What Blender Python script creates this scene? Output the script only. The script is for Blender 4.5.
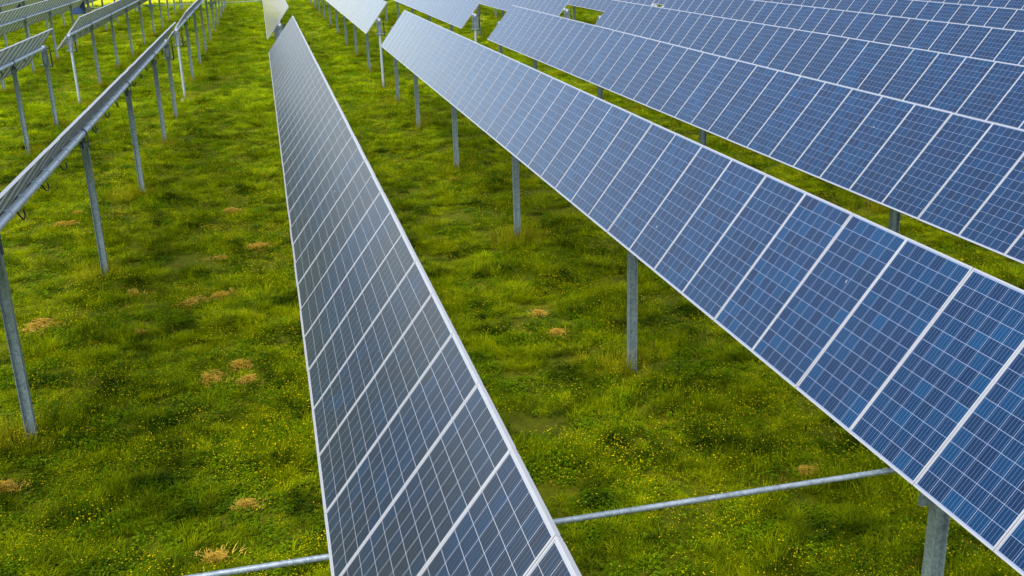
import bpy, math, random
import numpy as np
from mathutils import Matrix, Vector

scene = bpy.context.scene
for o in list(bpy.data.objects):
    bpy.data.objects.remove(o)

# ------------------------------------------------------------------ camera
CAM = Vector((-0.7104, 0.0, 6.9146))
R_ = Vector((0.97341921, -0.22678430, -0.03199870))
U_ = Vector((0.10226474, 0.30536686, 0.94672752))
F_ = Vector((0.20493159, 0.92483510, -0.32044201))
FPX = 1046.53
cam_data = bpy.data.cameras.new('camera')
cam = bpy.data.objects.new('camera', cam_data)
scene.collection.objects.link(cam)
m = Matrix((R_, U_, -F_)).transposed().to_4x4()
m.translation = CAM
cam.matrix_world = m
cam_data.sensor_width = 36.0
cam_data.lens = 36.0 * FPX / 1024.0
cam_data.clip_start = 0.1
cam_data.clip_end = 8000.0
scene.camera = cam
scene.render.resolution_x = 1024
scene.render.resolution_y = 576

# ------------------------------------------------------------------ sky, sun, exposure
SUN_EL = math.radians(60)
SUN_AZ = math.radians(225)
world = bpy.data.worlds.new('World')
scene.world = world
world.use_nodes = True
wn = world.node_tree.nodes
wl = world.node_tree.links
wn.clear()
sky = wn.new('ShaderNodeTexSky')
sky.sky_type = 'NISHITA'
sky.sun_disc = False
sky.sun_elevation = SUN_EL
sky.sun_rotation = SUN_AZ
sky.air_density = 1.0
sky.dust_density = 1.0
sky.ozone_density = 1.0
hsv = wn.new('ShaderNodeHueSaturation')       # thin even cloud cover greys the blue sky
hsv.inputs['Saturation'].default_value = 0.70
bg = wn.new('ShaderNodeBackground')
bg.inputs['Strength'].default_value = 0.15
wo = wn.new('ShaderNodeOutputWorld')
wl.new(sky.outputs[0], hsv.inputs['Color'])
wl.new(hsv.outputs[0], bg.inputs['Color'])
wl.new(bg.outputs[0], wo.inputs['Surface'])

sun_data = bpy.data.lights.new('sun', 'SUN')
sun_data.energy = 2.2
sun_data.angle = math.radians(50)
sun_data.color = (1.0, 0.95, 0.87)
sun = bpy.data.objects.new('sun', sun_data)
scene.collection.objects.link(sun)
az = SUN_AZ
sdir = Vector((math.sin(az) * math.cos(SUN_EL), math.cos(az) * math.cos(SUN_EL), math.sin(SUN_EL)))
sun.rotation_euler = sdir.to_track_quat('Z', 'Y').to_euler()
sun.location = (-30, -10, 40)

scene.view_settings.view_transform = 'Standard'
scene.view_settings.look = 'None'
scene.view_settings.gamma = 1.0
scene.view_settings.use_curve_mapping = False
scene.view_settings.exposure = 1.0
scene.render.engine = 'CYCLES'
scene.cycles.max_bounces = 5
scene.cycles.diffuse_bounces = 3
scene.cycles.glossy_bounces = 3
scene.cycles.transmission_bounces = 2

rng = random.Random(7)
nrg = np.random.default_rng(11)
COL = scene.collection

# ------------------------------------------------------------------ materials
def new_mat(name):
    mt = bpy.data.materials.new(name)
    mt.use_nodes = True
    nt = mt.node_tree
    nt.nodes.clear()
    out = nt.nodes.new('ShaderNodeOutputMaterial')
    b = nt.nodes.new('ShaderNodeBsdfPrincipled')
    nt.links.new(b.outputs[0], out.inputs[0])
    return mt, nt, b, out

def nd(nt, t, **kw):
    n = nt.nodes.new(t)
    for k, v in kw.items():
        setattr(n, k, v)
    return n

def math_n(nt, op, a, b=None, c=None):
    n = nt.nodes.new('ShaderNodeMath')
    n.operation = op
    for i, x in enumerate((a, b, c)):
        if x is None:
            continue
        if isinstance(x, (int, float)):
            n.inputs[i].default_value = x
        else:
            nt.links.new(x, n.inputs[i])
    return n.outputs[0]

def mixc(nt, fac, a, b, mode='MIX'):
    n = nt.nodes.new('ShaderNodeMix')
    n.data_type = 'RGBA'
    n.blend_type = mode
    for i, x in ((0, fac), (6, a), (7, b)):
        if isinstance(x, (int, float)):
            n.inputs[i].default_value = x
        elif isinstance(x, tuple):
            n.inputs[i].default_value = (*x, 1.0)
        else:
            nt.links.new(x, n.inputs[i])
    return n.outputs[2]

def noise(nt, scale, detail=3.0, vec=None, rough=0.5):
    n = nt.nodes.new('ShaderNodeTexNoise')
    n.inputs['Scale'].default_value = scale
    n.inputs['Detail'].default_value = detail
    n.inputs['Roughness'].default_value = rough
    if vec is not None:
        nt.links.new(vec, n.inputs['Vector'])
    return n.outputs['Fac']

def ramp(nt, fac, a, b):
    n = nt.nodes.new('ShaderNodeMapRange')
    n.inputs['From Min'].default_value = a
    n.inputs['From Max'].default_value = b
    nt.links.new(fac, n.inputs['Value'])
    return n.outputs['Result']

def dust_factor(nt, lo, hi):
    geo = nd(nt, 'ShaderNodeNewGeometry')
    n1 = noise(nt, 1.1, 4.0, geo.outputs['Position'], 0.6)
    return math_n(nt, 'ADD', math_n(nt, 'MULTIPLY', ramp(nt, n1, 0.35, 0.7), hi - lo), lo)

def glass_coat(nt, b, rough=0.05):
    b.inputs['Coat Weight'].default_value = 0.72 if rough > .1 else 0.92
    b.inputs['Coat IOR'].default_value = 1.40 if rough > .1 else 1.30      # anti-reflective glass outside the middle row
    geo = nd(nt, 'ShaderNodeNewGeometry')
    r = noise(nt, 2.3, 4.0, geo.outputs['Position'], 0.6)
    nt.links.new(math_n(nt, 'ADD', math_n(nt, 'MULTIPLY', r, 0.10), rough), b.inputs['Coat Roughness'])
    b.inputs['Sheen Weight'].default_value = 0.03      # fine dust film on the glass
    b.inputs['Sheen Roughness'].default_value = 0.35
    b.inputs['Sheen Tint'].default_value = (0.85, 0.85, 0.88, 1)
    b.inputs['Roughness'].default_value = 0.5
    b.inputs['Specular IOR Level'].default_value = 0.05

# blue polycrystalline cell with its silver ribbons, under glass
def cell_mat(name, painted_glare):
    mt, nt, b, out = new_mat(name)
    uv = nd(nt, 'ShaderNodeUVMap', uv_map='cell_uv')
    sep = nd(nt, 'ShaderNodeSeparateXYZ')
    nt.links.new(uv.outputs[0], sep.inputs[0])
    at = nd(nt, 'ShaderNodeAttribute', attribute_name='tone')
    att = nd(nt, 'ShaderNodeSeparateColor')
    nt.links.new(at.outputs['Color'], att.inputs[0])
    r1, r2, prnd = att.outputs[0], att.outputs[1], att.outputs[2]
    c = mixc(nt, r1, (0.0, 0.017, 0.058), (0.0, 0.036, 0.102))
    c = mixc(nt, ramp(nt, r2, 0.6, 1.0), c, (0.003, 0.012, 0.040))
    geo = nd(nt, 'ShaderNodeNewGeometry')
    # whole modules differ a little in tone
    c = mixc(nt, math_n(nt, 'MULTIPLY', prnd, 0.6), c, (0.004, 0.016, 0.046))
    cry = noise(nt, 55.0, 2.0, geo.outputs['Position'])
    c = mixc(nt, ramp(nt, cry, 0.2, 0.8), c, mixc(nt, 1.0, c, (1.4, 1.4, 1.35), 'MULTIPLY'))
    fr = math_n(nt, 'FRACT', math_n(nt, 'MULTIPLY', sep.outputs[0], 4.0))
    bus = math_n(nt, 'LESS_THAN', math_n(nt, 'ABSOLUTE', math_n(nt, 'SUBTRACT', fr, 0.5)), 0.05)
    if painted_glare:
        # reflected grey sky and streaks painted into the colour, running down the module slope
        mp = nd(nt, 'ShaderNodeMapping')
        mp.inputs['Scale'].default_value = (1.1, 26.0, 1.1)
        nt.links.new(geo.outputs['Position'], mp.inputs['Vector'])
        st = noise(nt, 1.0, 5.0, mp.outputs[0], 0.65)
        lg = noise(nt, 0.55, 3.0, geo.outputs['Position'], 0.6)
        f = math_n(nt, 'ADD', math_n(nt, 'MULTIPLY', ramp(nt, st, 0.3, 0.7), 0.5), math_n(nt, 'MULTIPLY', ramp(nt, lg, 0.3, 0.65), 0.55))
        c = mixc(nt, math_n(nt, 'MINIMUM', math_n(nt, 'ADD', f, 0.0), 0.92), c, (0.017, 0.021, 0.026))
        c = mixc(nt, bus, c, (0.085, 0.10, 0.125))
    else:
        c = mixc(nt, bus, c, (0.08, 0.125, 0.25))
        c = mixc(nt, dust_factor(nt, 0.0, 0.015), c, (0.20, 0.20, 0.22))
    nt.links.new(c, b.inputs['Base Color'])
    glass_coat(nt, b, 0.24 if painted_glare else 0.05)
    return mt
M_cell = cell_mat('solar_cell', False)
M_cell_glare = cell_mat('painted_glare_solar_cell', True)

# white backing sheet seen through the glass between the cells
M_sheet, nt, b, out = new_mat('panel_sheet')
b.inputs['Base Color'].default_value = (0.24, 0.30, 0.42, 1)
glass_coat(nt, b)

M_sheet_s, nt, b, out = new_mat('middle_row_panel_sheet')
b.inputs['Base Color'].default_value = (0.36, 0.39, 0.44, 1)  # lighter backing sheet for the middle row
glass_coat(nt, b, 0.24)

M_back, nt, b, out = new_mat('panel_back')
geo = nd(nt, 'ShaderNodeNewGeometry')
n1 = noise(nt, 1.7, 3.0, geo.outputs['Position'])
nt.links.new(mixc(nt, n1, (0.72, 0.76, 0.74), (0.80, 0.84, 0.82)), b.inputs['Base Color'])
b.inputs['Roughness'].default_value = 0.6

M_frame, nt, b, out = new_mat('anodised_frame')
geo = nd(nt, 'ShaderNodeNewGeometry')
n1 = noise(nt, 6.0, 4.0, geo.outputs['Position'])
nt.links.new(mixc(nt, n1, (0.37, 0.37, 0.385), (0.45, 0.45, 0.465)), b.inputs['Base Color'])
b.inputs['Roughness'].default_value = 0.42
b.inputs['Metallic'].default_value = 0.15

def galv(name, ca, cb, rust=0.0, metal=0.45):
    mt, nt, b, out = new_mat(name)
    geo = nd(nt, 'ShaderNodeNewGeometry')
    vor = nd(nt, 'ShaderNodeTexVoronoi')
    vor.inputs['Scale'].default_value = 34.0
    nt.links.new(geo.outputs['Position'], vor.inputs['Vector'])
    sp = nd(nt, 'ShaderNodeSeparateColor')
    nt.links.new(vor.outputs['Color'], sp.inputs[0])
    n1 = noise(nt, 3.0, 5.0, geo.outputs['Position'], 0.65)
    f = math_n(nt, 'ADD', math_n(nt, 'MULTIPLY', sp.outputs[0], 0.45), math_n(nt, 'MULTIPLY', n1, 0.55))
    c = mixc(nt, ramp(nt, f, 0.25, 0.75), ca, cb)
    n2 = noise(nt, 9.0, 5.0, geo.outputs['Position'], 0.7)
    c = mixc(nt, math_n(nt, 'MULTIPLY', ramp(nt, n2, 0.56, 0.7), 0.55), c, (0.13, 0.16, 0.19))
    nt.links.new(c, b.inputs['Base Color'])
    b.inputs['Metallic'].default_value = metal
    b.inputs['Roughness'].default_value = 0.48
    return mt
M_post = galv('galvanised_post', (0.20, 0.26, 0.275), (0.36, 0.43, 0.45))
M_brack = galv('galvanised_bracket', (0.14, 0.18, 0.20), (0.26, 0.31, 0.34))
M_shaft = galv('galvanised_shaft', (0.17, 0.21, 0.24), (0.30, 0.35, 0.39))
M_pipe = galv('galvanised_pipe', (0.36, 0.41, 0.45), (0.54, 0.59, 0.63))
M_tube = galv('galvanised_tube', (0.50, 0.54, 0.59), (0.68, 0.71, 0.76), metal=0.3)

def plain(name, col, rough=0.6, metal=0.0, vary=0.25, scale=8.0):
    mt, nt, b, out = new_mat(name)
    geo = nd(nt, 'ShaderNodeNewGeometry')
    n1 = noise(nt, scale, 4.0, geo.outputs['Position'])
    d = tuple(x * (1 - vary) for x in col)
    e = tuple(min(1.0, x * (1 + vary)) for x in col)
    nt.links.new(mixc(nt, n1, d, e), b.inputs['Base Color'])
    b.inputs['Roughness'].default_value = rough
    b.inputs['Metallic'].default_value = metal
    return mt
M_dark = plain('dark_steel', (0.10, 0.12, 0.13), 0.5, 0.4)
M_rubber = plain('black_cable', (0.012, 0.012, 0.014), 0.5)
M_blue = plain('blue_paint', (0.03, 0.07, 0.20), 0.4)
M_conc = plain('concrete', (0.42, 0.41, 0.36), 0.9)
M_grav = plain('gravel', (0.13, 0.125, 0.09), 0.95, scale=1.2)

def leaf_mat(name, ca, cb, cc, trans=0.42, patch=0.35, mottle=False, shade=1.0):
    """blade colour: per blade tone + broad patches of the meadow"""
    mt, nt, b, out = new_mat(name)
    a = nd(nt, 'ShaderNodeAttribute', attribute_name='tone')
    sp = nd(nt, 'ShaderNodeSeparateColor')
    nt.links.new(a.outputs['Color'], sp.inputs[0])
    geo = nd(nt, 'ShaderNodeNewGeometry')
    oi = nd(nt, 'ShaderNodeObjectInfo')
    n1 = noise(nt, patch, 4.0, geo.outputs['Position'], 0.6)
    n2 = noise(nt, 1.9, 3.0, geo.outputs['Position'], 0.6)
    f = math_n(nt, 'ADD', math_n(nt, 'MULTIPLY', ramp(nt, n1, 0.3, 0.7), 0.55),
               math_n(nt, 'MULTIPLY', ramp(nt, n2, 0.3, 0.7), 0.45))
    c = mixc(nt, f, ca, cb)
    c = mixc(nt, math_n(nt, 'MULTIPLY', sp.outputs[0], 0.6), c, cc)
    c = mixc(nt, math_n(nt, 'MULTIPLY', sp.outputs[1], shade), c, mixc(nt, 1.0, c, (0.45, 0.50, 0.50), 'MULTIPLY'))
    if mottle:
        n3 = noise(nt, 0.95, 5.0, geo.outputs['Position'], 0.68)
        # grass colour is lifted towards the far part of the field
        sy = nd(nt, 'ShaderNodeSeparateXYZ')
        nt.links.new(geo.outputs['Position'], sy.inputs[0])
        yn = math_n(nt, 'ADD', sy.outputs[1], math_n(nt, 'MULTIPLY', n1, 16.0))
        c = mixc(nt, ramp(nt, yn, 36.0, 66.0), c, mixc(nt, 1.0, c, (1.30, 1.42, 1.0), 'MULTIPLY'))
        c = mixc(nt, ramp(nt, n3, 0.36, 0.53), mixc(nt, 1.0, c, (0.20, 0.27, 0.3), 'MULTIPLY'), c)
    nt.links.new(c, b.inputs['Base Color'])
    b.inputs['Roughness'].default_value = 0.55
    b.inputs['Specular IOR Level'].default_value = 0.04
    tr = nd(nt, 'ShaderNodeBsdfTranslucent')
    nt.links.new(c, tr.inputs['Color'])
    mx = nd(nt, 'ShaderNodeMixShader')
    mx.inputs[0].default_value = trans
    nt.links.new(b.outputs[0], mx.inputs[1])
    nt.links.new(tr.outputs[0], mx.inputs[2])
    nt.links.new(mx.outputs[0], out.inputs[0])
    return mt
M_grass = leaf_mat('grass_blade', (0.220, 0.330, 0.0005), (0.480, 0.535, 0.0005), (0.440, 0.440, 0.001), mottle=True)
M_tall = leaf_mat('tall_grass', (0.30, 0.34, 0.004), (0.46, 0.44, 0.006), (0.48, 0.40, 0.02))
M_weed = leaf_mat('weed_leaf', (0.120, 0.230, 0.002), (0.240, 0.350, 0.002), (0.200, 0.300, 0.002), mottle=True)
M_dry = leaf_mat('dry_grass', (0.34, 0.24, 0.02), (0.44, 0.32, 0.03), (0.28, 0.19, 0.02), 0.25)
M_straw = leaf_mat('straw', (0.78, 0.50, 0.065), (0.85, 0.60, 0.11), (0.60, 0.36, 0.04), 0.15, shade=0.75)
M_petal = leaf_mat('yellow_petal', (0.80, 0.64, 0.003), (0.88, 0.74, 0.004), (0.85, 0.62, 0.003), 0.3)

M_ground, nt, b, out = new_mat('meadow_soil')
geo = nd(nt, 'ShaderNodeNewGeometry')
n1 = noise(nt, 0.45, 6.0, geo.outputs['Position'], 0.65)
n2 = noise(nt, 7.0, 5.0, geo.outputs['Position'], 0.7)
c = mixc(nt, ramp(nt, n1, 0.3, 0.7), (0.080, 0.10, 0.002), (0.15, 0.17, 0.002))
c = mixc(nt, ramp(nt, n2, 0.3, 0.75), mixc(nt, 1.0, c, (0.55, 0.5, 0.5), 'MULTIPLY'), c)
# beyond the built grass the sheet itself carries the meadow colour
sp = nd(nt, 'ShaderNodeSeparateXYZ')
nt.links.new(geo.outputs['Position'], sp.inputs[0])
c = mixc(nt, ramp(nt, sp.outputs[1], 40.0, 130.0), c, mixc(nt, n1, (0.34, 0.38, 0.001), (0.52, 0.50, 0.001)))
nt.links.new(c, b.inputs['Base Color'])
b.inputs['Roughness'].default_value = 0.95
b.inputs['Specular IOR Level'].default_value = 0.1
bp = nd(nt, 'ShaderNodeBump')
bp.inputs['Strength'].default_value = 0.8
bp.inputs['Distance'].default_value = 0.08
nt.links.new(n2, bp.inputs['Height'])
nt.links.new(bp.outputs[0], b.inputs['Normal'])

# ------------------------------------------------------------------ mesh helpers
class MB:
    def __init__(self):
        self.v, self.f, self.mi, self.uv, self.tone = [], [], [], [], []
    def face(self, idx, mi=0, tone=(0, 0, 0), uv=None):
        self.f.append(tuple(idx)); self.mi.append(mi); self.tone.append(tone); self.uv.append(uv)
    def quad(self, a, b_, c_, d, mi=0, tone=(0, 0, 0), uv=None):
        n = len(self.v); self.v += [a, b_, c_, d]; self.face((n, n + 1, n + 2, n + 3), mi, tone, uv)
    def tri(self, a, b_, c_, mi=0, tone=(0, 0, 0)):
        n = len(self.v); self.v += [a, b_, c_]; self.face((n, n + 1, n + 2), mi, tone)
    def box(self, x0, x1, y0, y1, z0, z1, mi=0, tone=(0, 0, 0)):
        n = len(self.v)
        self.v += [(x0, y0, z0), (x1, y0, z0), (x1, y1, z0), (x0, y1, z0), (x0, y0, z1), (x1, y0, z1), (x1, y1, z1), (x0, y1, z1)]
        for q in ((0, 3, 2, 1), (4, 5, 6, 7), (0, 1, 5, 4), (1, 2, 6, 5), (2, 3, 7, 6), (3, 0, 4, 7)):
            self.face([n + i for i in q], mi, tone)
    def prism(self, pts, z0, z1, mi=0):
        n = len(self.v); k = len(pts)
        self.v += [(x, y, z0) for x, y in pts] + [(x, y, z1) for x, y in pts]
        for i in range(k):
            j = (i + 1) % k
            self.face((n + i, n + j, n + k + j, n + k + i), mi)
        self.face([n + i for i in reversed(range(k))], mi); self.face([n + k + i for i in range(k)], mi)
    def cyl(self, a, b_, r, seg=14, mi=0, r2=None):
        a = Vector(a); b_ = Vector(b_); d = (b_ - a).normalized()
        u = d.orthogonal().normalized(); w = d.cross(u); r2 = r if r2 is None else r2
        n = len(self.v)
        for P, rr in ((a, r), (b_, r2)):
            for i in range(seg):
                t = 2 * math.pi * i / seg
                self.v.append(tuple(P + (u * math.cos(t) + w * math.sin(t)) * rr))
        for i in range(seg):
            j = (i + 1) % seg
            self.face((n + i, n + j, n + seg + j, n + seg + i), mi)
        self.face([n + i for i in reversed(range(seg))], mi); self.face([n + seg + i for i in range(seg)], mi)
    def path(self, pts, r, seg=7, mi=0):
        pts = [Vector(p) for p in pts]; n = len(self.v)
        for k, P in enumerate(pts):
            d = (pts[min(k + 1, len(pts) - 1)] - pts[max(k - 1, 0)]).normalized()
            u = d.cross(Vector((0.3, 0.9, 0.31))).normalized(); w = d.cross(u)
            for i in range(seg):
                t = 2 * math.pi * i / seg
                self.v.append(tuple(P + (u * math.cos(t) + w * math.sin(t)) * r))
        for k in range(len(pts) - 1):
            for i in range(seg):
                j = (i + 1) % seg; o = n + k * seg
                self.face((o + i, o + j, o + seg + j, o + seg + i), mi)
    def mesh(self, name, mats, smooth=False):
        me = bpy.data.meshes.new(name)
        me.from_pydata(self.v, [], self.f)
        for mt in mats:
            me.materials.append(mt)
        me.polygons.foreach_set('material_index', self.mi)
        if smooth:
            me.polygons.foreach_set('use_smooth', [True] * len(self.f))
        if any(u is not None for u in self.uv):
            L = me.uv_layers.new(name='cell_uv'); d = []
            for f, u in zip(self.f, self.uv):
                d += [c for p in (u or [(0, 0)] * len(f)) for c in p]
            L.data.foreach_set('uv', d)
        ca = me.attributes.new('tone', 'FLOAT_COLOR', 'FACE')
        ca.data.foreach_set('color', [c for t in self.tone for c in (*t, 1.0)])
        me.update()
        return me

def auto_smooth(me, deg=40):
    try:
        me.set_sharp_from_angle(angle=math.radians(deg))
    except Exception:
        pass
    return me

def add(name, me, parent=None, loc=(0, 0, 0), rot=(0, 0, 0)):
    o = bpy.data.objects.new(name, me)
    COL.objects.link(o)
    o.location = loc
    o.rotation_euler = rot
    if parent is not None:
        o.parent = parent
    return o

def tag(o, label, cat, group=None):
    o['label'] = label
    o['category'] = cat
    if group:
        o['group'] = group
    return o

# ------------------------------------------------------------------ ground
ph = nrg.uniform(0, 6.28, 40); kd = nrg.uniform(0, 6.28, 40)
def wav(x, y, lam, i0, n=5):
    s = 0
    for i in range(i0, i0 + n):
        k = 2 * math.pi / (lam * (0.7 + 0.15 * (i - i0)))
        s = s + np.sin(k * (np.cos(kd[i]) * x + np.sin(kd[i]) * y) + ph[i])
    return s / n ** 0.5
def gz(x, y):
    return 0.035 * wav(x, y, 3.2, 0) + 0.02 * wav(x, y, 1.3, 5) - 0.02

def axis(a, b_, step, far):
    core = list(np.arange(a, b_ + 1e-6, step)); s = step; lo = []; hi = []
    x = a
    while x > -far:
        s *= 1.6; x -= s; lo.append(x)
    s = step; x = b_
    while x < far:
        s *= 1.6; x += s; hi.append(x)
    return np.array(lo[::-1] + core + hi)
gx = axis(-40, 60, 0.5, 3000); gy = axis(2, 145, 0.5, 3000)
GX, GY = np.meshgrid(gx, gy)
inside = ((GX > -45) & (GX < 65) & (GY > -3) & (GY < 150)).astype(float)
GZ = gz(GX, GY) * inside
nx, ny = len(gx), len(gy)
vv = np.stack([GX.ravel(), GY.ravel(), GZ.ravel()], 1)
ii = (np.arange(ny - 1)[:, None] * nx + np.arange(nx - 1)[None, :]).ravel()
ff = np.stack([ii, ii + 1, ii + nx + 1, ii + nx], 1)
me = bpy.data.meshes.new('ground')
me.vertices.add(len(vv)); me.vertices.foreach_set('co', vv.ravel())
me.loops.add(ff.size); me.loops.foreach_set('vertex_index', ff.ravel())
me.polygons.add(len(ff)); me.polygons.foreach_set('loop_start', np.arange(0, ff.size, 4))
me.polygons.foreach_set('use_smooth', np.ones(len(ff), bool))
me.materials.append(M_ground); me.update(); me.validate()
g = add('ground', me); g['kind'] = 'structure'

mb = MB()
xs = np.arange(-60, 101, 2.0)
for i in range(len(xs) - 1):
    a0 = 136.2 + 0.25 * math.sin(xs[i] * .31); a1 = 136.2 + 0.25 * math.sin(xs[i + 1] * .31)
    mb.quad((xs[i], a0, .12), (xs[i + 1], a1, .12), (xs[i + 1], a1 + 2.2, .12), (xs[i], a0 + 2.2, .12))
g = add('gravel_track', mb.mesh('gravel_track', [M_grav])); g['kind'] = 'structure'

# ------------------------------------------------------------------ tracker geometry (metres, module pitch 1)
SP = 4.6652          # row spacing
TH = 0.89316         # tilt
PL, PW = 1.8106, 0.993
OFF = 0.1038         # panel plane above the tube axis
HT = 3.2289          # tube axis height
DTH = {-2: -0.032, -1: 0.005, 0: 0.016, 1: 0.024, 2: -0.009, 3: -0.003}
FW = 0.0165           # frame lip
NCX, NCY = 12, 6
GAPX, GAPY = 0.0042, 0.0055
ix0, ix1 = -PL / 2 + FW + 0.012, PL / 2 - FW - 0.012
iy0, iy1 = -PW / 2 + FW + 0.004, PW / 2 - FW - 0.004
CXP, CYP = (ix1 - ix0) / NCX, (iy1 - iy0) / NCY

def laminate_mb(mb=None, top=0, back=1):
    mb = mb or MB()
    x, y = PL / 2 - 0.006, PW / 2 - 0.006
    mb.quad((-x, -y, 0), (x, -y, 0), (x, y, 0), (-x, y, 0), top)
    mb.quad((-x, -y, -.006), (-x, y, -.006), (x, y, -.006), (x, -y, -.006), back)
    return mb
def frame_mb(mb=None, mi=0):
    mb = mb or MB()
    X, Y, t, bt = PL / 2, PW / 2, 0.005, -0.040
    # top lips, walls and the inward flange of the extrusion
    mb.box(-X, X, -Y, -Y + FW, 0.001, t, mi); mb.box(-X, X, Y - FW, Y, 0.001, t, mi)
    mb.box(-X, -X + FW, -Y + FW, Y - FW, 0.001, t, mi); mb.box(X - FW, X, -Y + FW, Y - FW, 0.001, t, mi)
    w = 0.005
    mb.box(-X, X, -Y, -Y + w, bt, 0.001, mi); mb.box(-X, X, Y - w, Y, bt, 0.001, mi)
    mb.box(-X, -X + w, -Y + w, Y - w, bt, 0.001, mi); mb.box(X - w, X, -Y + w, Y - w, bt, 0.001, mi)
    e = 0.034
    mb.box(-X, X, -Y + w, -Y + e, bt, bt + .004, mi); mb.box(-X, X, Y - e, Y - w, bt, bt + .004, mi)
    mb.box(-X + w, -X + e, -Y + e, Y - e, bt, bt + .004, mi); mb.box(X - e, X - w, -Y + e, Y - e, bt, bt + .004, mi)
    return mb
def cell_rect(i, j):
    return (ix0 + i * CXP + GAPX / 2, ix0 + (i + 1) * CXP - GAPX / 2, iy0 + j * CYP + GAPY / 2, iy0 + (j + 1) * CYP - GAPY / 2)
CUV = [(0, 0), (0, 1), (1, 1), (1, 0)]        # u across the module, v along it
def rtone(pr):
    return (rng.random(), rng.random(), pr)
def cells_mb(pr, mb=None, mi=0, skip=()):
    mb = mb or MB()
    for i in range(NCX):
        for j in range(NCY):
            tn = rtone(pr)
            if (i, j) in skip:
                continue
            a, b_, c_, d = cell_rect(i, j)
            mb.quad((a, c_, .0006), (b_, c_, .0006), (b_, d, .0006), (a, d, .0006), mi, tn, CUV)
    return mb

ME_lam = laminate_mb().mesh('laminate', [M_sheet, M_back])
ME_lam_s = laminate_mb().mesh('laminate', [M_sheet_s, M_back])
ME_frame = frame_mb().mesh('frame', [M_frame])
CELLS = [cells_mb(rng.random() ** 1.3).mesh('cells', [M_cell]) for _ in range(14)]
CELLS_S = [cells_mb(rng.random() ** 1.3).mesh('cells', [M_cell_glare]) for _ in range(10)]
def far_panel(pr):
    mb = laminate_mb(); frame_mb(mb, 2); cells_mb(pr, mb, 3)
    return mb.mesh('solar_panel', [M_sheet, M_back, M_frame, M_cell])
FARP = [far_panel(rng.random() ** 1.3) for _ in range(14)]
ONE = []; ONE_S = []
for k in range(16):
    mb = MB(); x, y = (CXP - GAPX) / 2, (CYP - GAPY) / 2
    mb.box(-x, x, -y, y, -.0004, 0)
    mb.uv = [None] * 6; mb.uv[1] = CUV; mb.tone = [rtone(rng.random() ** 1.3)] * 6
    ONE.append(mb.mesh('cell', [M_cell])); ONE_S.append(mb.mesh('cell', [M_cell_glare]))

def pix(P):
    d = Vector(P) - CAM; z = d.dot(F_)
    if z < 0.5:
        return None
    return 512 + FPX * d.dot(R_) / z, 288 - FPX * d.dot(U_) / z, z
def seen(P, mg=25):
    q = pix(P)
    return q is not None and -mg < q[0] < 1024 + mg and -mg < q[1] < 576 + mg

# steel parts -------------------------------------------------------
def h_post_mesh(top):
    mb = MB(); w, fl, t = 0.070, 0.058, 0.010
    # H section: web along X, flanges facing -X and +X, one closed outline
    o = [(-w, -fl), (-w + t, -fl), (-w + t, -t / 2), (w - t, -t / 2), (w - t, -fl), (w, -fl),
         (w, fl), (w - t, fl), (w - t, t / 2), (-w + t, t / 2), (-w + t, fl), (-w, fl)]
    mb.prism(o, -0.35, top)
    return mb.mesh('post', [M_post])
ME_post = h_post_mesh(HT - 0.20)
ME_post_end = h_post_mesh(HT - 0.62)

mb = MB(); mb.cyl((0, 0, -0.3), (0, 0, HT - 0.62), 0.062, 16)
ME_post_round = auto_smooth(mb.mesh('post', [M_pipe], True))
mb = MB()
for k, (r, z) in enumerate(((0.30, 0.02), (0.22, 0.09))):
    mb.cyl((0, 0, -0.2), (0, 0, z), r, 12, 0, r * 0.85)
ME_footing = mb.mesh('footing', [M_conc])

def ring(mb, r0, r1, y0, y1, z, seg=16, mi=0):
    n = len(mb.v)
    for y in (y0, y1):
        for r in (r0, r1):
            for i in range(seg):
                t = 2 * math.pi * i / seg
                mb.v.append((r * math.cos(t), y, z + r * math.sin(t)))
    for i in range(seg):
        j = (i + 1) % seg
        A, B, C, D = n, n + seg, n + 2 * seg, n + 3 * seg
        mb.face((B + i, B + j, D + j, D + i), mi); mb.face((A + j, A + i, C + i, C + j), mi)
        mb.face((A + i, A + j, B + j, B + i), mi); mb.face((C + j, C + i, D + i, D + j), mi)
TR = 0.066
mb = MB()
ring(mb, TR + .002, TR + .022, -.03, .03, HT)
mb.box(-.10, .10, -.035, .035, HT - .205, HT - .19)
mb.box(-.095, -.080, -.03, .03, HT - .32, HT - .03); mb.box(.080, .095, -.03, .03, HT - .32, HT - .03)
mb.box(-.03, .03, -.028, .028, HT - .19, HT - TR - .021)
ME_bear = mb.mesh('bearing', [M_dark])

mb = MB()                                           # forked head of a row-end post
ring(mb, TR + .002, TR + .028, -.04, .04, HT)
for s in (-1, 1):
    mb.box(s * .105 - .008, s * .105 + .008, -.07, .07, HT - .66, HT + .02)
mb.box(-.20, .20, -.10, .10, HT - .69, HT - .66)
mb.box(-.097, .097, -.05, .05, HT - .16, HT - .10)
mb.box(-.097, .097, -.012, .012, HT - .66, HT - .16)
mb.box(-.07, .07, -.06, .06, HT - .62, HT - .40)
ME_fork = mb.mesh('fork_bracket', [M_brack])
mb = MB()
mb.cyl((.22, 0, HT - .74), (.22, 0, HT - .20), .024, 10); mb.cyl((.22, 0, HT - .20), (.22, 0, HT + .06), .012, 8)
mb.box(.113, .24, -.02, .02, HT - .05, HT - .02); mb.box(.12, .25, -.03, .03, HT - .76, HT - .735)
ME_damper = mb.mesh('damper', [M_rubber])

mb = MB()                                           # clamp band with the rail stub that carries the modules
ring(mb, TR + .001, TR + .010, -.022, .022, 0)
mb.box(-.30, .30, -.032, .032, TR - .008, OFF - .041)
mb.box(.03, .05, -.05, .05, TR - .02, TR + .025)
ME_clamp = mb.mesh('clamp', [M_tube])

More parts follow.
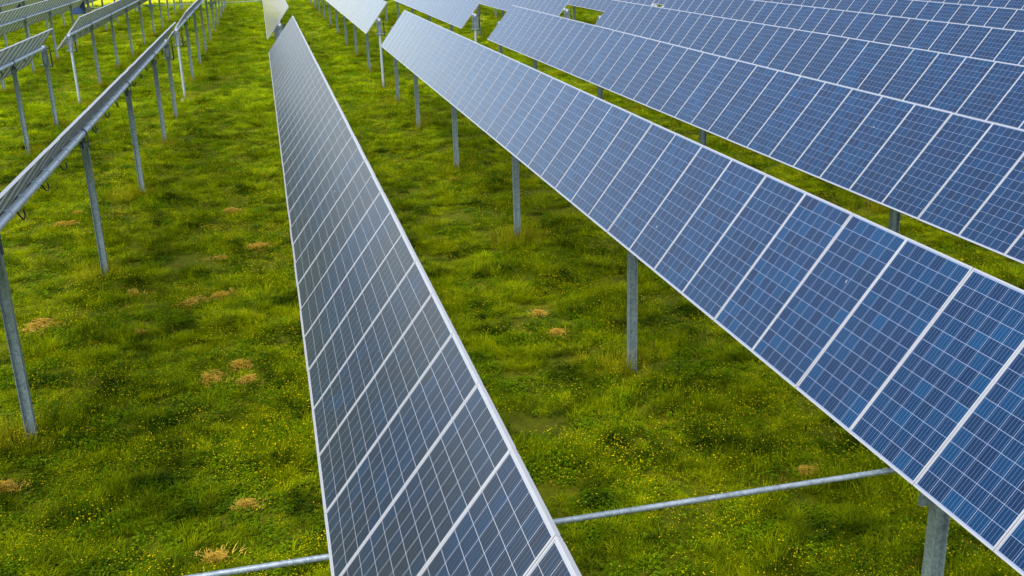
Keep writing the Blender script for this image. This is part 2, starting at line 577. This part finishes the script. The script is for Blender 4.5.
mb = MB()
mb.path([(.06, -.22, -.02), (.075, -.16, -.10), (.08, -.08, -.17), (.08, 0, -.19), (.08, .08, -.16), (.07, .10, -.10), (.06, .09, -.07)], .013)
ME_loop = mb.mesh('cable_loop', [M_rubber], True)

mb = MB()                                           # slew gearbox under the tube where the drive shaft crosses
mb.box(-.16, .16, -.20, .20, 2.30, 2.52); mb.box(-.09, .09, -.10, .10, 2.52, HT - TR - .03)
ring(mb, TR + .003, TR + .02, -.09, .09, HT, 20)
mb.prism([(-.16, -.02), (.16, -.02), (.16, .02), (-.16, .02)], 2.0, 2.30)
mb.cyl((-.24, 0, 2.40), (.24, 0, 2.40), .075, 14)
ME_gear = mb.mesh('gearbox', [M_post])
mb = MB(); mb.box(-.5, .5, -.22, .22, 2.02, 2.95); mb.box(-.53, .53, -.25, .25, 2.95, 2.99)
mb.box(-.42, .42, -.235, -.22, 2.1, 2.85)
ME_cab = mb.mesh('drive_cabinet', [M_blue])

ORD = {1: 'first', 2: 'second', 3: 'third', 4: 'fourth', 5: 'fifth', 6: 'sixth', 7: 'seventh', 8: 'eighth', 9: 'ninth', 10: 'tenth', 11: 'eleventh'}
NSTART = {0: 4.495, 1: 5.626, 2: 11.672, 3: 19.868}
LABEL = {(0, 'A'): 'grey-blue panel row in the middle, running from the bottom edge to the far gap',
         (1, 'A'): 'largest blue panel row, nearest on the right, crossing the bottom right corner',
         (2, 'A'): 'second blue panel row right of the middle row, behind the largest one',
         (-1, 'A'): 'nearest row at left seen from behind, its silver tube above the tall posts',
         (-2, 'A'): 'short piece of row seen from behind at the left edge, ending at a forked post',
         (0, 'B'): 'pale panel row beyond the far gap, in line with the middle row',
         (-1, 'B'): 'far row seen edge-on beyond the gap, in line with the nearest left row',
         (-2, 'B'): 'far row seen from behind, its slanted end starting right of the short left piece',
         (1, 'B'): 'pale panel row starting beyond the gap, in line with the largest blue row'}
def row_label(k, blk):
    if (k, blk) in LABEL:
        return LABEL[(k, blk)]
    if blk == 'A':
        return '%s row of blue panels counted rightwards from the middle row, this side of the gap' % ORD[k]
    if k < 0:
        return '%s row left of the middle line of panels, seen from behind beyond the gap' % ORD[-k]
    return '%s row right of the middle line of panels, lying beyond the gap' % ORD[k]

VIS = {(-2, 'A'): 31, (-1, 'A'): 10, (0, 'A'): 2, (1, 'A'): 3, (2, 'A'): 8, (3, 'A'): 14, (4, 'A'): 20, (5, 'A'): 25, (6, 'A'): 31, (7, 'A'): 37}
VISB = {-6: (110, 125), -5: (90, 125), -4: (70, 125), -3: (52, 125), -2: (52, 125), -1: (52, 125), 0: (52, 125), 1: (52, 125), 2: (52, 124),
        3: (52, 119), 4: (52, 113), 5: (52, 108), 6: (52, 102), 7: (52, 96), 8: (52, 90), 9: (52, 84), 10: (56, 78), 11: (61, 72)}
POST_A = [-0.9, 7.1, 15.25, 23.45, 31.6, 39.85]
POST_B = [58.5, 66.3, 74.1, 82.2, 90.2, 98.2, 106.3, 114.4, 122.4]
ENDA, STARTB = 45.36, 52.02
DRIVE_A, DRIVE_B = 7.17, 90.3

DROPS = [(1, 'A', 9.0, .25, -.12, .013), (1, 'A', 12.9, -.4, .2, .012), (2, 'A', 16.1, .3, .1, .014), (0, 'A', 14.8, .2, .1, .014)]
M_drop = plain('bird_lime', (0.34, 0.34, 0.33), 0.8)
def build_row(k, blk):
    x = k * SP
    th = TH + DTH.get(k, -0.02 if k < 0 else 0.0)
    c_, s_ = math.cos(th), math.sin(th)
    if blk == 'A':
        n0 = NSTART.get(k, ENDA - 30 + rng.uniform(-.2, .2))
        i0 = math.ceil(VIS[(k, 'A')] - n0); i1 = round(ENDA + .15 - n0) + (5 if k >= 4 else 0)
        edges = [n0 + i for i in range(i0, i1)]
        y0, y1 = edges[0], edges[-1] + 1
        tube0, tube1 = y0 - 0.3, y1 + 0.42
        posts = [(p, 'h') for p in POST_A if y0 - 1 < p < y1] + [(y1 + .34, 'fork')]
    else:
        a, e = VISB[k]
        n0 = STARTB + rng.uniform(-.06, .06)
        edges = [n0 + i for i in range(73) if a - .2 <= n0 + i < e]
        y0, y1 = edges[0], edges[-1] + 1
        tube0, tube1 = y0 - 0.40, y1 + 0.35
        posts = [(p, 'h') for p in POST_B if y0 - 1 < p < y1 + 1]
        if a < 53:
            posts = [(n0 - .32, 'round')] + posts
        if e > 124:
            posts.append((y1 + .28, 'h'))
    yb = y0
    root = bpy.data.objects.new('solar_tracker_row', None)
    COL.objects.link(root)
    root.location = (x, yb, 0)
    tag(root, row_label(k, blk), 'solar row', 'solar tracker rows')
    # torque tube in pipe lengths
    mb = MB()
    mb.cyl((0, tube0 - yb, HT), (0, tube1 - yb, HT), TR, 18)
    add('torque_tube', auto_smooth(mb.mesh('torque_tube', [M_tube], True)), root)
    # posts
    for p, kind in posts:
        pz = 0.0
        jx = rng.uniform(-.012, .012)
        if kind == 'h':
            o = add('post', ME_post, root, (jx * 0, p - yb, pz))
            add('bearing', ME_bear, o)
        elif kind == 'fork':
            o = add('post', ME_post_end, root, (0, p - yb, pz))
            add('fork_bracket', ME_fork, o); add('damper', ME_damper, o)
        else:
            o = add('post', ME_post_round, root, (0, p - yb, pz))
            add('fork_bracket', ME_fork, o); add('damper', ME_damper, o)
            if k == -1:
                add('footing', ME_footing, o)
    dr = DRIVE_A if blk == 'A' else DRIVE_B
    if y0 < dr < y1:
        add('gearbox', ME_gear, root, (0, dr - yb, 0))
        if blk == 'B' and k in (-3, -4):
            add('drive_cabinet', ME_cab, root, (-.75, dr - yb + .1, 0))
    # modules
    detail_cells = {}
    if blk == 'A' and k in (0, 1):                      # the 300 cells that show largest
        cand = []
        for ei, e in enumerate(edges[:12]):
            for i in range(NCX):
                for j in range(NCY):
                    a, b_, c2, d2 = cell_rect(i, j)
                    lx, ly = (a + b_) / 2, (c2 + d2) / 2
                    P = (x - s_ * OFF + lx * c_, e + .5 + ly, HT + c_ * OFF + lx * s_)
                    q = pix(P)
                    if q and -4 < q[0] < 1028 and -4 < q[1] < 580:
                        cand.append((q[2], ei, i, j))
        cand.sort()
        for z, ei, i, j in cand[:298]:
            detail_cells.setdefault(ei, set()).add((i, j))
    for ei, e in enumerate(edges):
        jit = rng.uniform(-.005, .005)
        loc = (-s_ * OFF, e + .5 - yb, HT + c_ * OFF)
        rot = (rng.uniform(-.0015, .0015), -th + jit, 0)
        if e > 51.5:
            add('solar_panel', FARP[rng.randrange(len(FARP))], root, loc, rot)
            continue
        o = add('solar_panel', ME_lam_s if k == 0 else ME_lam, root, loc, rot)
        add('frame', ME_frame, o)
        sk = detail_cells.get(ei)
        if not sk:
            cl = CELLS_S if k == 0 else CELLS
            q = add('cells', cl[rng.randrange(len(cl))], o); q['kind'] = 'stuff'
        else:
            if len(sk) < NCX * NCY:
                q = add('cells', cells_mb(rng.random(), None, 0, sk).mesh('cells', [M_cell_glare if k == 0 else M_cell]), o); q['kind'] = 'stuff'
            for (i, j) in sorted(sk):
                a, b_, c2, d2 = cell_rect(i, j)
                add('cell', (ONE_S if k == 0 else ONE)[rng.randrange(16)], o, ((a + b_) / 2, (c2 + d2) / 2, .0007))
    for (pk, pb, yy, lx, ly, sz) in DROPS:
        if (pk, pb) == (k, blk):
            hit = [o for o in root.children if o.name.startswith('solar_panel') and abs(o.location.y + yb - yy) < .5]
            if hit:
                rr = random.Random(int(yy * 100)); mb = MB(); nn = 11
                ring_ = [(sz * rr.uniform(.45, 1.2) * math.cos(6.283 * q / nn) * 1.5, sz * rr.uniform(.45, 1.2) * math.sin(6.283 * q / nn)) for q in range(nn)]
                mb.v = [(x_, y_, 0.0) for x_, y_ in ring_] + [(x_ * .7, y_ * .7, .003) for x_, y_ in ring_]
                for q in range(nn):
                    q2 = (q + 1) % nn
                    mb.face((q, q2, nn + q2, nn + q))
                mb.face(range(nn, 2 * nn))
                add('bird_dropping', mb.mesh('bird_dropping', [M_drop]), hit[0], (lx, ly, .0012))
    # clamps and hanging cable loops can be seen only on the rows that show their backs
    if k < 0:
        for ei, e in enumerate(edges):
            if e > 75:
                break
            add('clamp', ME_clamp, root, (0, e - .01 - yb, HT), (0, -th, 0))
            if e < 60 and ei % 2 == 0:
                add('cable_loop', ME_loop, root, (0, e + .45 + rng.uniform(-.15, .15) - yb, HT - .02), (0, 0, rng.uniform(-.3, .3)))
    return root

for (k, blk) in VIS:
    build_row(k, blk)
for k in VISB:
    build_row(k, 'B')

# drive shafts that link the rows
def shaft(y, x0, x1, label):
    mb = MB()
    mb.cyl((x0, 0, 0), (x1, 0, 0), .025, 16)
    me = auto_smooth(mb.mesh('drive_shaft', [M_shaft], True))
    o = tag(add('drive_shaft', me, None, (0, y, 2.40)), label, 'drive shaft', 'drive shafts')
    mb = MB(); mb.cyl((-.07, 0, 0), (.07, 0, 0), .045, 14)
    mc = auto_smooth(mb.mesh('coupling', [M_dark], True))
    k = math.ceil(x0 / SP)
    while k * SP < x1:
        for s in (-1, 1):
            add('coupling', mc, o, (k * SP + s * .33, 0, 0))
        k += 1
    return o
shaft(DRIVE_A, -8, 11, 'long thin steel pipe crossing below the middle and right rows near the bottom edge')
shaft(DRIVE_B, -34, 22, 'thin far steel pipe crossing between the posts at the top left')

# ------------------------------------------------------------------ meadow
def blade(mb, x, y, h, w, lean, ang, mi, tone, seg=3):
    """one curved tapering grass blade"""
    dx, dy = math.cos(ang), math.sin(ang)
    px, py = -dy, dx
    rows = []
    for s in range(seg + 1):
        t = s / seg
        r = lean * h * t ** 1.8
        z = h * (t - 0.28 * lean * t * t)
        ww = w * (1 - t) ** 0.6 * 0.5
        rows.append(((x + dx * r - px * ww, y + dy * r - py * ww, z), (x + dx * r + px * ww, y + dy * r + py * ww, z)))
    for s in range(seg - 1):
        mb.quad(rows[s][0], rows[s][1], rows[s + 1][1], rows[s + 1][0], mi, tone)
    mb.tri(rows[seg - 1][0], rows[seg - 1][1], rows[seg][0], mi, tone)

def tuft(n, rad, h0, h1, w, lean, seed, mi_fn=lambda r: 0):
    r = random.Random(seed); mb = MB(); tr = r.random()
    for _ in range(n):
        a = r.uniform(0, 6.283); d = rad * r.random() ** 0.6
        h = r.uniform(h0, h1) * (1.05 - 0.4 * d / rad)
        blade(mb, d * math.cos(a), d * math.sin(a), h, w * r.uniform(.7, 1.3), lean * r.uniform(.2, 1.3), a + r.uniform(-1.2, 1.2), mi_fn(r), (r.random(), tr, 0))
    return mb
def weed(n, rad, h0, h1, sz, seed):
    r = random.Random(seed); mb = MB()
    for _ in range(n):
        a = r.uniform(0, 6.283); d = rad * r.random() ** .5
        x, y, z = d * math.cos(a), d * math.sin(a), r.uniform(h0, h1) * (1 - .4 * d / rad)
        L = sz * r.uniform(.6, 1.4); wd = L * .32; t = r.uniform(-.5, .5); b_ = a + r.uniform(-1, 1)
        dx, dy = math.cos(b_), math.sin(b_)
        tn = (r.random(), r.random(), 0)
        p0 = (x, y, z); p1 = (x + dx * L * .5 - dy * wd, y + dy * L * .5 + dx * wd, z + L * .3 * t + .01)
        p2 = (x + dx * L, y + dy * L, z + L * .45 * t - .01); p3 = (x + dx * L * .5 + dy * wd, y + dy * L * .5 - dx * wd, z + L * .3 * t + .01)
        mb.quad(p0, p3, p2, p1, 0, tn)
        mb.quad((x, y, z), (x + .003, y, z), (x * .5 + .003, y * .5, 0), (x * .5, y * .5, 0), 0, tn)
    return mb
def sprig(n, rad, h0, h1, seed):
    """buttercups: thin stems, five-petalled cups"""
    r = random.Random(seed); mb = MB()
    for _ in range(n):
        a = r.uniform(0, 6.283); d = rad * r.random() ** .5
        x, y, z = d * math.cos(a), d * math.sin(a), r.uniform(h0, h1)
        tn = (r.random(), r.random(), 0)
        mb.quad((x, y, z), (x + .004, y, z), (x * .8 + .004, y * .8, 0), (x * .8, y * .8, 0), 1, tn)
        rr = r.uniform(.006, .011); tx, ty = r.uniform(-.4, .4), r.uniform(-.4, .4)
        c0 = len(mb.v); mb.v.append((x, y, z))
        for q in range(10):
            t = q * .6283; q_r = rr * (1.0 if q % 2 == 0 else .72)
            ux, uy = q_r * math.cos(t), q_r * math.sin(t)
            mb.v.append((x + ux, y + uy, z + .005 + ux * tx + uy * ty))
        for q in range(10):
            mb.face((c0, c0 + 1 + q, c0 + 1 + (q + 1) % 10), 0, tn)
    return mb

PROTO = bpy.data.collections.new('meadow_prototypes')      # source meshes only, not linked to the scene
def proto(name, mb, mats, coll):
    o = bpy.data.objects.new(name, mb.mesh(name, mats)); coll.objects.link(o)
C_grass = bpy.data.collections.new('grass_prototypes')
C_weed = bpy.data.collections.new('weed_prototypes')
C_dry = bpy.data.collections.new('dry_prototypes')
C_flow = bpy.data.collections.new('flower_prototypes')
def patch(seed, n=13, rad=.34):
    """a sod of grass: many tufts of different height, thickness and tone"""
    r = random.Random(seed); mb = MB()
    for q in range(n):
        a = r.uniform(0, 6.283); d = rad * math.sqrt(r.random()); ox, oy = d * math.cos(a), d * math.sin(a)
        if r.random() < .6:
            t = tuft(44, .12, .08, .22, .0095, 1.25, seed * 50 + q)
        else:
            t = tuft(54, .16, .04, .13, .0095, 1.4, seed * 50 + q)
        hs = r.uniform(.45, 1.5); o = len(mb.v)
        mb.v += [(x + ox, y + oy, z * hs) for x, y, z in t.v]
        for f, tn in zip(t.f, t.tone):
            mb.face([o + k for k in f], 0, tn)
    return mb
for s in range(12):
    proto('grass_sod', patch(100 + s), [M_grass], C_grass)
for s in range(4):
    proto('weed', weed(46, .15, .03, .15, .045, 300 + s), [M_weed], C_weed)
for s in range(3):
    proto('dry_tuft', tuft(38, .16, .04, .17, .007, 1.3, 400 + s), [M_dry], C_dry)
for s in range(4):
    proto('buttercups', sprig(13, .22, .10, .30, 500 + s), [M_petal, M_weed], C_flow)

def scatter(name, coll, pts, scl, rotz, tilt, label, cat):
    n = len(pts)
    me = bpy.data.meshes.new(name)
    me.vertices.add(n); me.vertices.foreach_set('co', pts.astype(np.float32).ravel())
    a = me.attributes.new('rot', 'FLOAT_VECTOR', 'POINT')
    a.data.foreach_set('vector', np.stack([tilt[:, 0], tilt[:, 1], rotz], 1).astype(np.float32).ravel())
    a = me.attributes.new('scl', 'FLOAT_VECTOR', 'POINT'); a.data.foreach_set('vector', scl.astype(np.float32).ravel())
    a = me.attributes.new('pick', 'INT', 'POINT'); a.data.foreach_set('value', nrg.integers(0, 1000, n).astype(np.int32))
    me.update()
    o = add(name, me)
    o['kind'] = 'stuff'; o['label'] = label; o['category'] = cat
    ng = bpy.data.node_groups.new(name, 'GeometryNodeTree')
    ng.interface.new_socket('Geometry', in_out='INPUT', socket_type='NodeSocketGeometry')
    ng.interface.new_socket('Geometry', in_out='OUTPUT', socket_type='NodeSocketGeometry')
    N = ng.nodes; L = ng.links
    gi = N.new('NodeGroupInput'); go = N.new('NodeGroupOutput')
    mp = N.new('GeometryNodeMeshToPoints'); ip = N.new('GeometryNodeInstanceOnPoints')
    ci = N.new('GeometryNodeCollectionInfo'); ci.inputs[0].default_value = coll
    ci.inputs['Separate Children'].default_value = True; ci.inputs['Reset Children'].default_value = True
    def named(nm, t):
        q = N.new('GeometryNodeInputNamedAttribute'); q.data_type = t; q.inputs['Name'].default_value = nm
        return q.outputs[0]
    er = N.new('FunctionNodeEulerToRotation')
    L.new(named('rot', 'FLOAT_VECTOR'), er.inputs[0])
    L.new(gi.outputs[0], mp.inputs[0]); L.new(mp.outputs[0], ip.inputs['Points'])
    L.new(ci.outputs[0], ip.inputs['Instance']); ip.inputs['Pick Instance'].default_value = True
    L.new(named('pick', 'INT'), ip.inputs['Instance Index'])
    L.new(er.outputs[0], ip.inputs['Rotation']); L.new(named('scl', 'FLOAT_VECTOR'), ip.inputs['Scale'])
    L.new(ip.outputs[0], go.inputs[0])
    md = o.modifiers.new('scatter', 'NODES'); md.node_group = ng
    return o

Fv = np.array(F_); Rv = np.array(R_); Uv = np.array(U_); Cv = np.array(CAM)
def field(density, y0, y1):
    """random points of the visible wedge of meadow between two distances"""
    hw0 = 1.0
    w = (y1 + 8) * 0.95
    n = int(density * (y1 - y0) * 2 * w)
    xs = nrg.uniform(-w, w * 1.0, n) + 0.22 * 0.5 * (y0 + y1); ys = nrg.uniform(y0, y1, n)
    P = np.stack([xs, ys, gz(xs, ys)], 1)
    D = P - Cv; z = D @ Fv; z = np.where(z < 1, 1e9, z)
    px = 512 + FPX * (D @ Rv) / z; py = 288 - FPX * (D @ Uv) / z
    mx = 140 if y0 < 40 else 60
    k = (z < 1e8) & (px > -mx) & (px < 1024 + mx) & (py > -40) & (py < 690)
    return P[k]
BANDS = [(7, 14, 60), (14, 22, 50), (22, 34, 34), (34, 52, 20), (52, 84, 10), (84, 142, 4.5)]
def lod(y):
    return np.clip(1.0 + (y - 20) / 45.0, 1.0, 3.2)
def tall(P):
    return np.clip(0.90 + 0.36 * wav(P[:, 0], P[:, 1], 2.4, 10) + 0.34 * wav(P[:, 0], P[:, 1], 0.75, 15), 0.2, 2.2)
def emit(name, coll, mul, mask, label, cat, hs=1.0, ws=1.0, bands=BANDS):
    ps = np.concatenate([field(d * mul, a, b_) for a, b_, d in bands])
    ps = ps[mask(ps)]
    n = len(ps); l = lod(ps[:, 1]); h = tall(ps) * hs * nrg.uniform(.75, 1.25, n)
    w = l * ws * nrg.uniform(.8, 1.25, n)
    scatter(name, coll, ps, np.stack([w, w, h * (1 + (l - 1) * .12)], 1), nrg.uniform(0, 6.283, n), nrg.normal(0, .12, (n, 2)), label, cat)
    return n
def m_grass(P):
    return nrg.random(len(P)) < 0.92
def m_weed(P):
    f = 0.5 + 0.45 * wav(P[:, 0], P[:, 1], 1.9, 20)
    f = f + 0.9 * np.exp(-((P[:, 0] + 4) / 4) ** 2 - ((P[:, 1] - 12.5) / 5) ** 2)  # extra dark weeds massed at near left stand in for shade there
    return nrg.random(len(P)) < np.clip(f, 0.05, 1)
def m_dry(P):
    f = 0.6 * wav(P[:, 0], P[:, 1], 2.6, 25) + 0.4 * wav(P[:, 0], P[:, 1], 0.8, 30) - 0.6
    return nrg.random(len(P)) < np.clip(f, 0.02, 1)
def m_flow(P):
    f = 0.45 + 0.55 * wav(P[:, 0], P[:, 1], 2.9, 30) + 0.3 * wav(P[:, 0], P[:, 1], 7.5, 5)
    f = f + np.exp(-((P[:, 1] - 130) / 4.0) ** 2) * .7 + np.clip((P[:, 1] - 22) / 35, 0, .9)
    pos = np.abs(((P[:, 0] / SP + .5) % 1) - .5) * SP      # thicker along the posts, where no mower gets
    f = f + 0.5 * np.exp(-(pos / .5) ** 2)
    return nrg.random(len(P)) < np.clip(f, 0.06, 1)
emit('meadow_grass', C_grass, 0.085, m_grass, 'short yellow-green meadow grass covering the ground under the rows', 'grass')
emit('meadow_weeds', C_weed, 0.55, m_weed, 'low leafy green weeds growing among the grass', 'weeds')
emit('dry_grass', C_dry, 0.55, m_dry, 'withered brown grass in thin patches of the meadow', 'dry grass')
emit('buttercups', C_flow, 0.36, m_flow, 'small yellow flowers dotted all over the meadow', 'flowers', 1.0, 1.0)

# rank growth round the posts, where the mower does not reach
C_tall = bpy.data.collections.new('tall_prototypes')
for s in range(4):
    mb = tuft(34, .10, .22, .50, .009, .55, 700 + s)
    t = sprig(6, .16, .25, .45, 720 + s); o_ = len(mb.v)
    mb.v += t.v
    for f, mi, tn in zip(t.f, t.mi, t.tone):
        mb.face([o_ + q for q in f], 1 if mi == 0 else 0, tn)
    proto('tall_tuft', mb, [M_tall, M_petal], C_tall)
pp = []
for k in range(-4, 8):
    for p in POST_A + [45.75] + [51.7] + POST_B:
        if seen((k * SP, p, 0.1), 60):
            m_ = rng.randrange(18, 40); ax, ay = rng.uniform(-.25, .25), rng.uniform(-.25, .15)
            for _ in range(m_):
                pp.append((k * SP + ax + rng.gauss(0, .30), p + ay + rng.gauss(0, .26)))
pp = np.array(pp); pz = gz(pp[:, 0], pp[:, 1]); n_ = len(pp)
w_ = nrg.uniform(.7, 1.3, n_); h_ = nrg.uniform(.4, 1.35, n_)
scatter('post_weeds', C_tall, np.stack([pp[:, 0], pp[:, 1], pz], 1), np.stack([w_, w_, h_], 1), nrg.uniform(0, 6.28, n_), nrg.normal(0, .15, (n_, 2)),
        'taller yellowish grass and flowers growing round the feet of the posts', 'weeds')

# ------------------------------------------------------------------ heaps of cut straw lying in the grass
def hay(px, py, wid, dep, ht, rz, label, seed):
    d = R_ * ((px - 512) / FPX) - U_ * ((py - 288) / FPX) + F_
    t = (0.08 - CAM.z) / d.z
    P = CAM + d * t
    r = random.Random(seed); mb = MB()
    nu, nv = 14, 6
    n = len(mb.v)
    lob = [(r.uniform(-.8, .8), r.uniform(-.55, .55), r.uniform(.3, 1.0)) for _ in range(6)]
    def hz(u, v):
        return ht * max(math.exp(-(((u - a) / .30) ** 2 + ((v - b_) / .40) ** 2)) * s for a, b_, s in lob) 
    for i in range(nu + 1):
        for j in range(nv + 1):
            u, v = -1 + 2 * i / nu, -1 + 2 * j / nv
            mb.v.append((u * wid / 2 + r.uniform(-.02, .02), v * dep / 2 + r.uniform(-.02, .02), hz(u, v) * (1 - min(1, (u * u + v * v)) ** 3) + r.uniform(-.012, .012) - .02))
    for i in range(nu):
        for j in range(nv):
            a = n + i * (nv + 1) + j
            if max(mb.v[q][2] for q in (a, a + 1, a + nv + 1, a + nv + 2)) > .035:
                mb.face((a, a + nv + 1, a + nv + 2, a + 1), 0, (r.random(), r.random(), 0))
    for _ in range(330):
        la, lb, ls = lob[r.randrange(len(lob))]
        u, v = r.gauss(la, .34), r.gauss(lb, .40)
        z = hz(u, v) + r.uniform(-.01, .03)
        L = r.uniform(.03, .09 + .16 * wid); a = r.gauss(0, 1.2) + (math.pi if r.random() < .5 else 0); e = r.uniform(-.3, .35)
        x, y = u * wid / 2, v * dep / 2
        dx, dy, dz = math.cos(a) * math.cos(e) * L, math.sin(a) * math.cos(e) * L, math.sin(e) * L
        w = .0055
        tn = (r.random(), r.random(), 0)
        mb.quad((x, y, z - w), (x + dx, y + dy, z + dz - w), (x + dx, y + dy, z + dz + w), (x, y, z + w), 0, tn)
        mb.quad((x - w * math.sin(a), y + w * math.cos(a), z), (x + dx, y + dy, z + dz), (x + dx, y + dy, z + dz + .002), (x + w * math.sin(a), y - w * math.cos(a), z), 0, tn)
    o = add('straw_heap', mb.mesh('straw_heap', [M_straw]), None, (P.x, P.y, float(gz(P.x, P.y)) + .075), (0, 0, rz))
    tag(o, label, 'straw', 'straw heaps in the grass')
    for _ in range(int(4 + 18 * wid)):
        HALO.append((P.x + r.gauss(0, wid * .62), P.y + r.gauss(0, dep * .75)))

HALO = []
HAY = [(40, 326, .74, .40, .24, .4, 'rounded straw heap right of the nearest left post, at the left edge'),
       (193, 301, .92, .40, .22, .5, 'long low straw heap, largest one left of the middle row'),
       (222, 294, .34, .2, .07, .3, 'thin straw wisp trailing right of the largest long heap'),
       (213, 379, .40, .36, .22, .1, 'compact straw heap, left one of the cluster beside the middle row'),
       (240, 367, .36, .20, .13, .2, 'flat straw heap, upper one of the cluster beside the middle row'),
       (246, 381, .36, .16, .09, .6, 'ragged straw heap, lower right one of the cluster beside the middle row'),
       (140, 333, .20, .15, .09, .1, 'small straw heap in dark grass between the two large left heaps'),
       (134, 292, .16, .16, .08, .1, 'tiny straw clump above the small heap in the dark grass'),
       (257, 245, .62, .22, .09, .5, 'low straw strip close to the left edge of the middle row'),
       (232, 211, .44, .24, .10, .1, 'pale straw patch, farthest one left of the middle row'),
       (220, 257, .24, .16, .07, .1, 'small straw bit left of the low strip by the middle row'),
       (64, 224, .66, .2, .09, .1, 'flat straw strip left of the second left post'),
       (78, 214, .3, .16, .09, .7, 'slanted straw wisp just above the flat strip by the second left post'),
       (556, 332, .20, .15, .11, .1, 'lower of two small straw clumps in the grass right of the middle row'),
       (540, 312, .17, .12, .07, .1, 'upper of two small straw clumps in the grass right of the middle row'),
       (247, 505, .15, .14, .10, .3, 'bright straw clump low beside the middle row near the bottom'),
       (5, 488, .26, .18, .11, .3, 'straw clump cut by the left edge of the picture, lower left'),
       (213, 562, .34, .18, .09, .5, 'straw heap at the bottom edge just above the thin pipe'),
       (808, 470, .26, .16, .08, .2, 'straw clump lying directly above the thin pipe on the right'),
       (456, 178, .4, .2, .07, .3, 'straw patch at the foot of the third post under the largest blue row')]
for i, (a, b_, w, d, h, rz, lb) in enumerate(HAY):
    hay(a, b_, w * .62, d * .62, h * .8, rz, lb, 900 + i)
hp = np.array(HALO); n_ = len(hp); w_ = nrg.uniform(.7, 1.3, n_)
C_wisp = bpy.data.collections.new('wisp_prototypes')
for s in range(4):
    proto('straw_wisp', tuft(26, .15, .03, .12, .008, 1.6, 800 + s), [M_straw], C_wisp)
scatter('straw_wisps', C_wisp, np.stack([hp[:, 0], hp[:, 1], gz(hp[:, 0], hp[:, 1]) + .05], 1), np.stack([w_, w_, w_], 1), nrg.uniform(0, 6.28, n_), nrg.normal(0, .2, (n_, 2)),
        'loose pale straw wisps strewn in the grass round the straw heaps', 'straw')
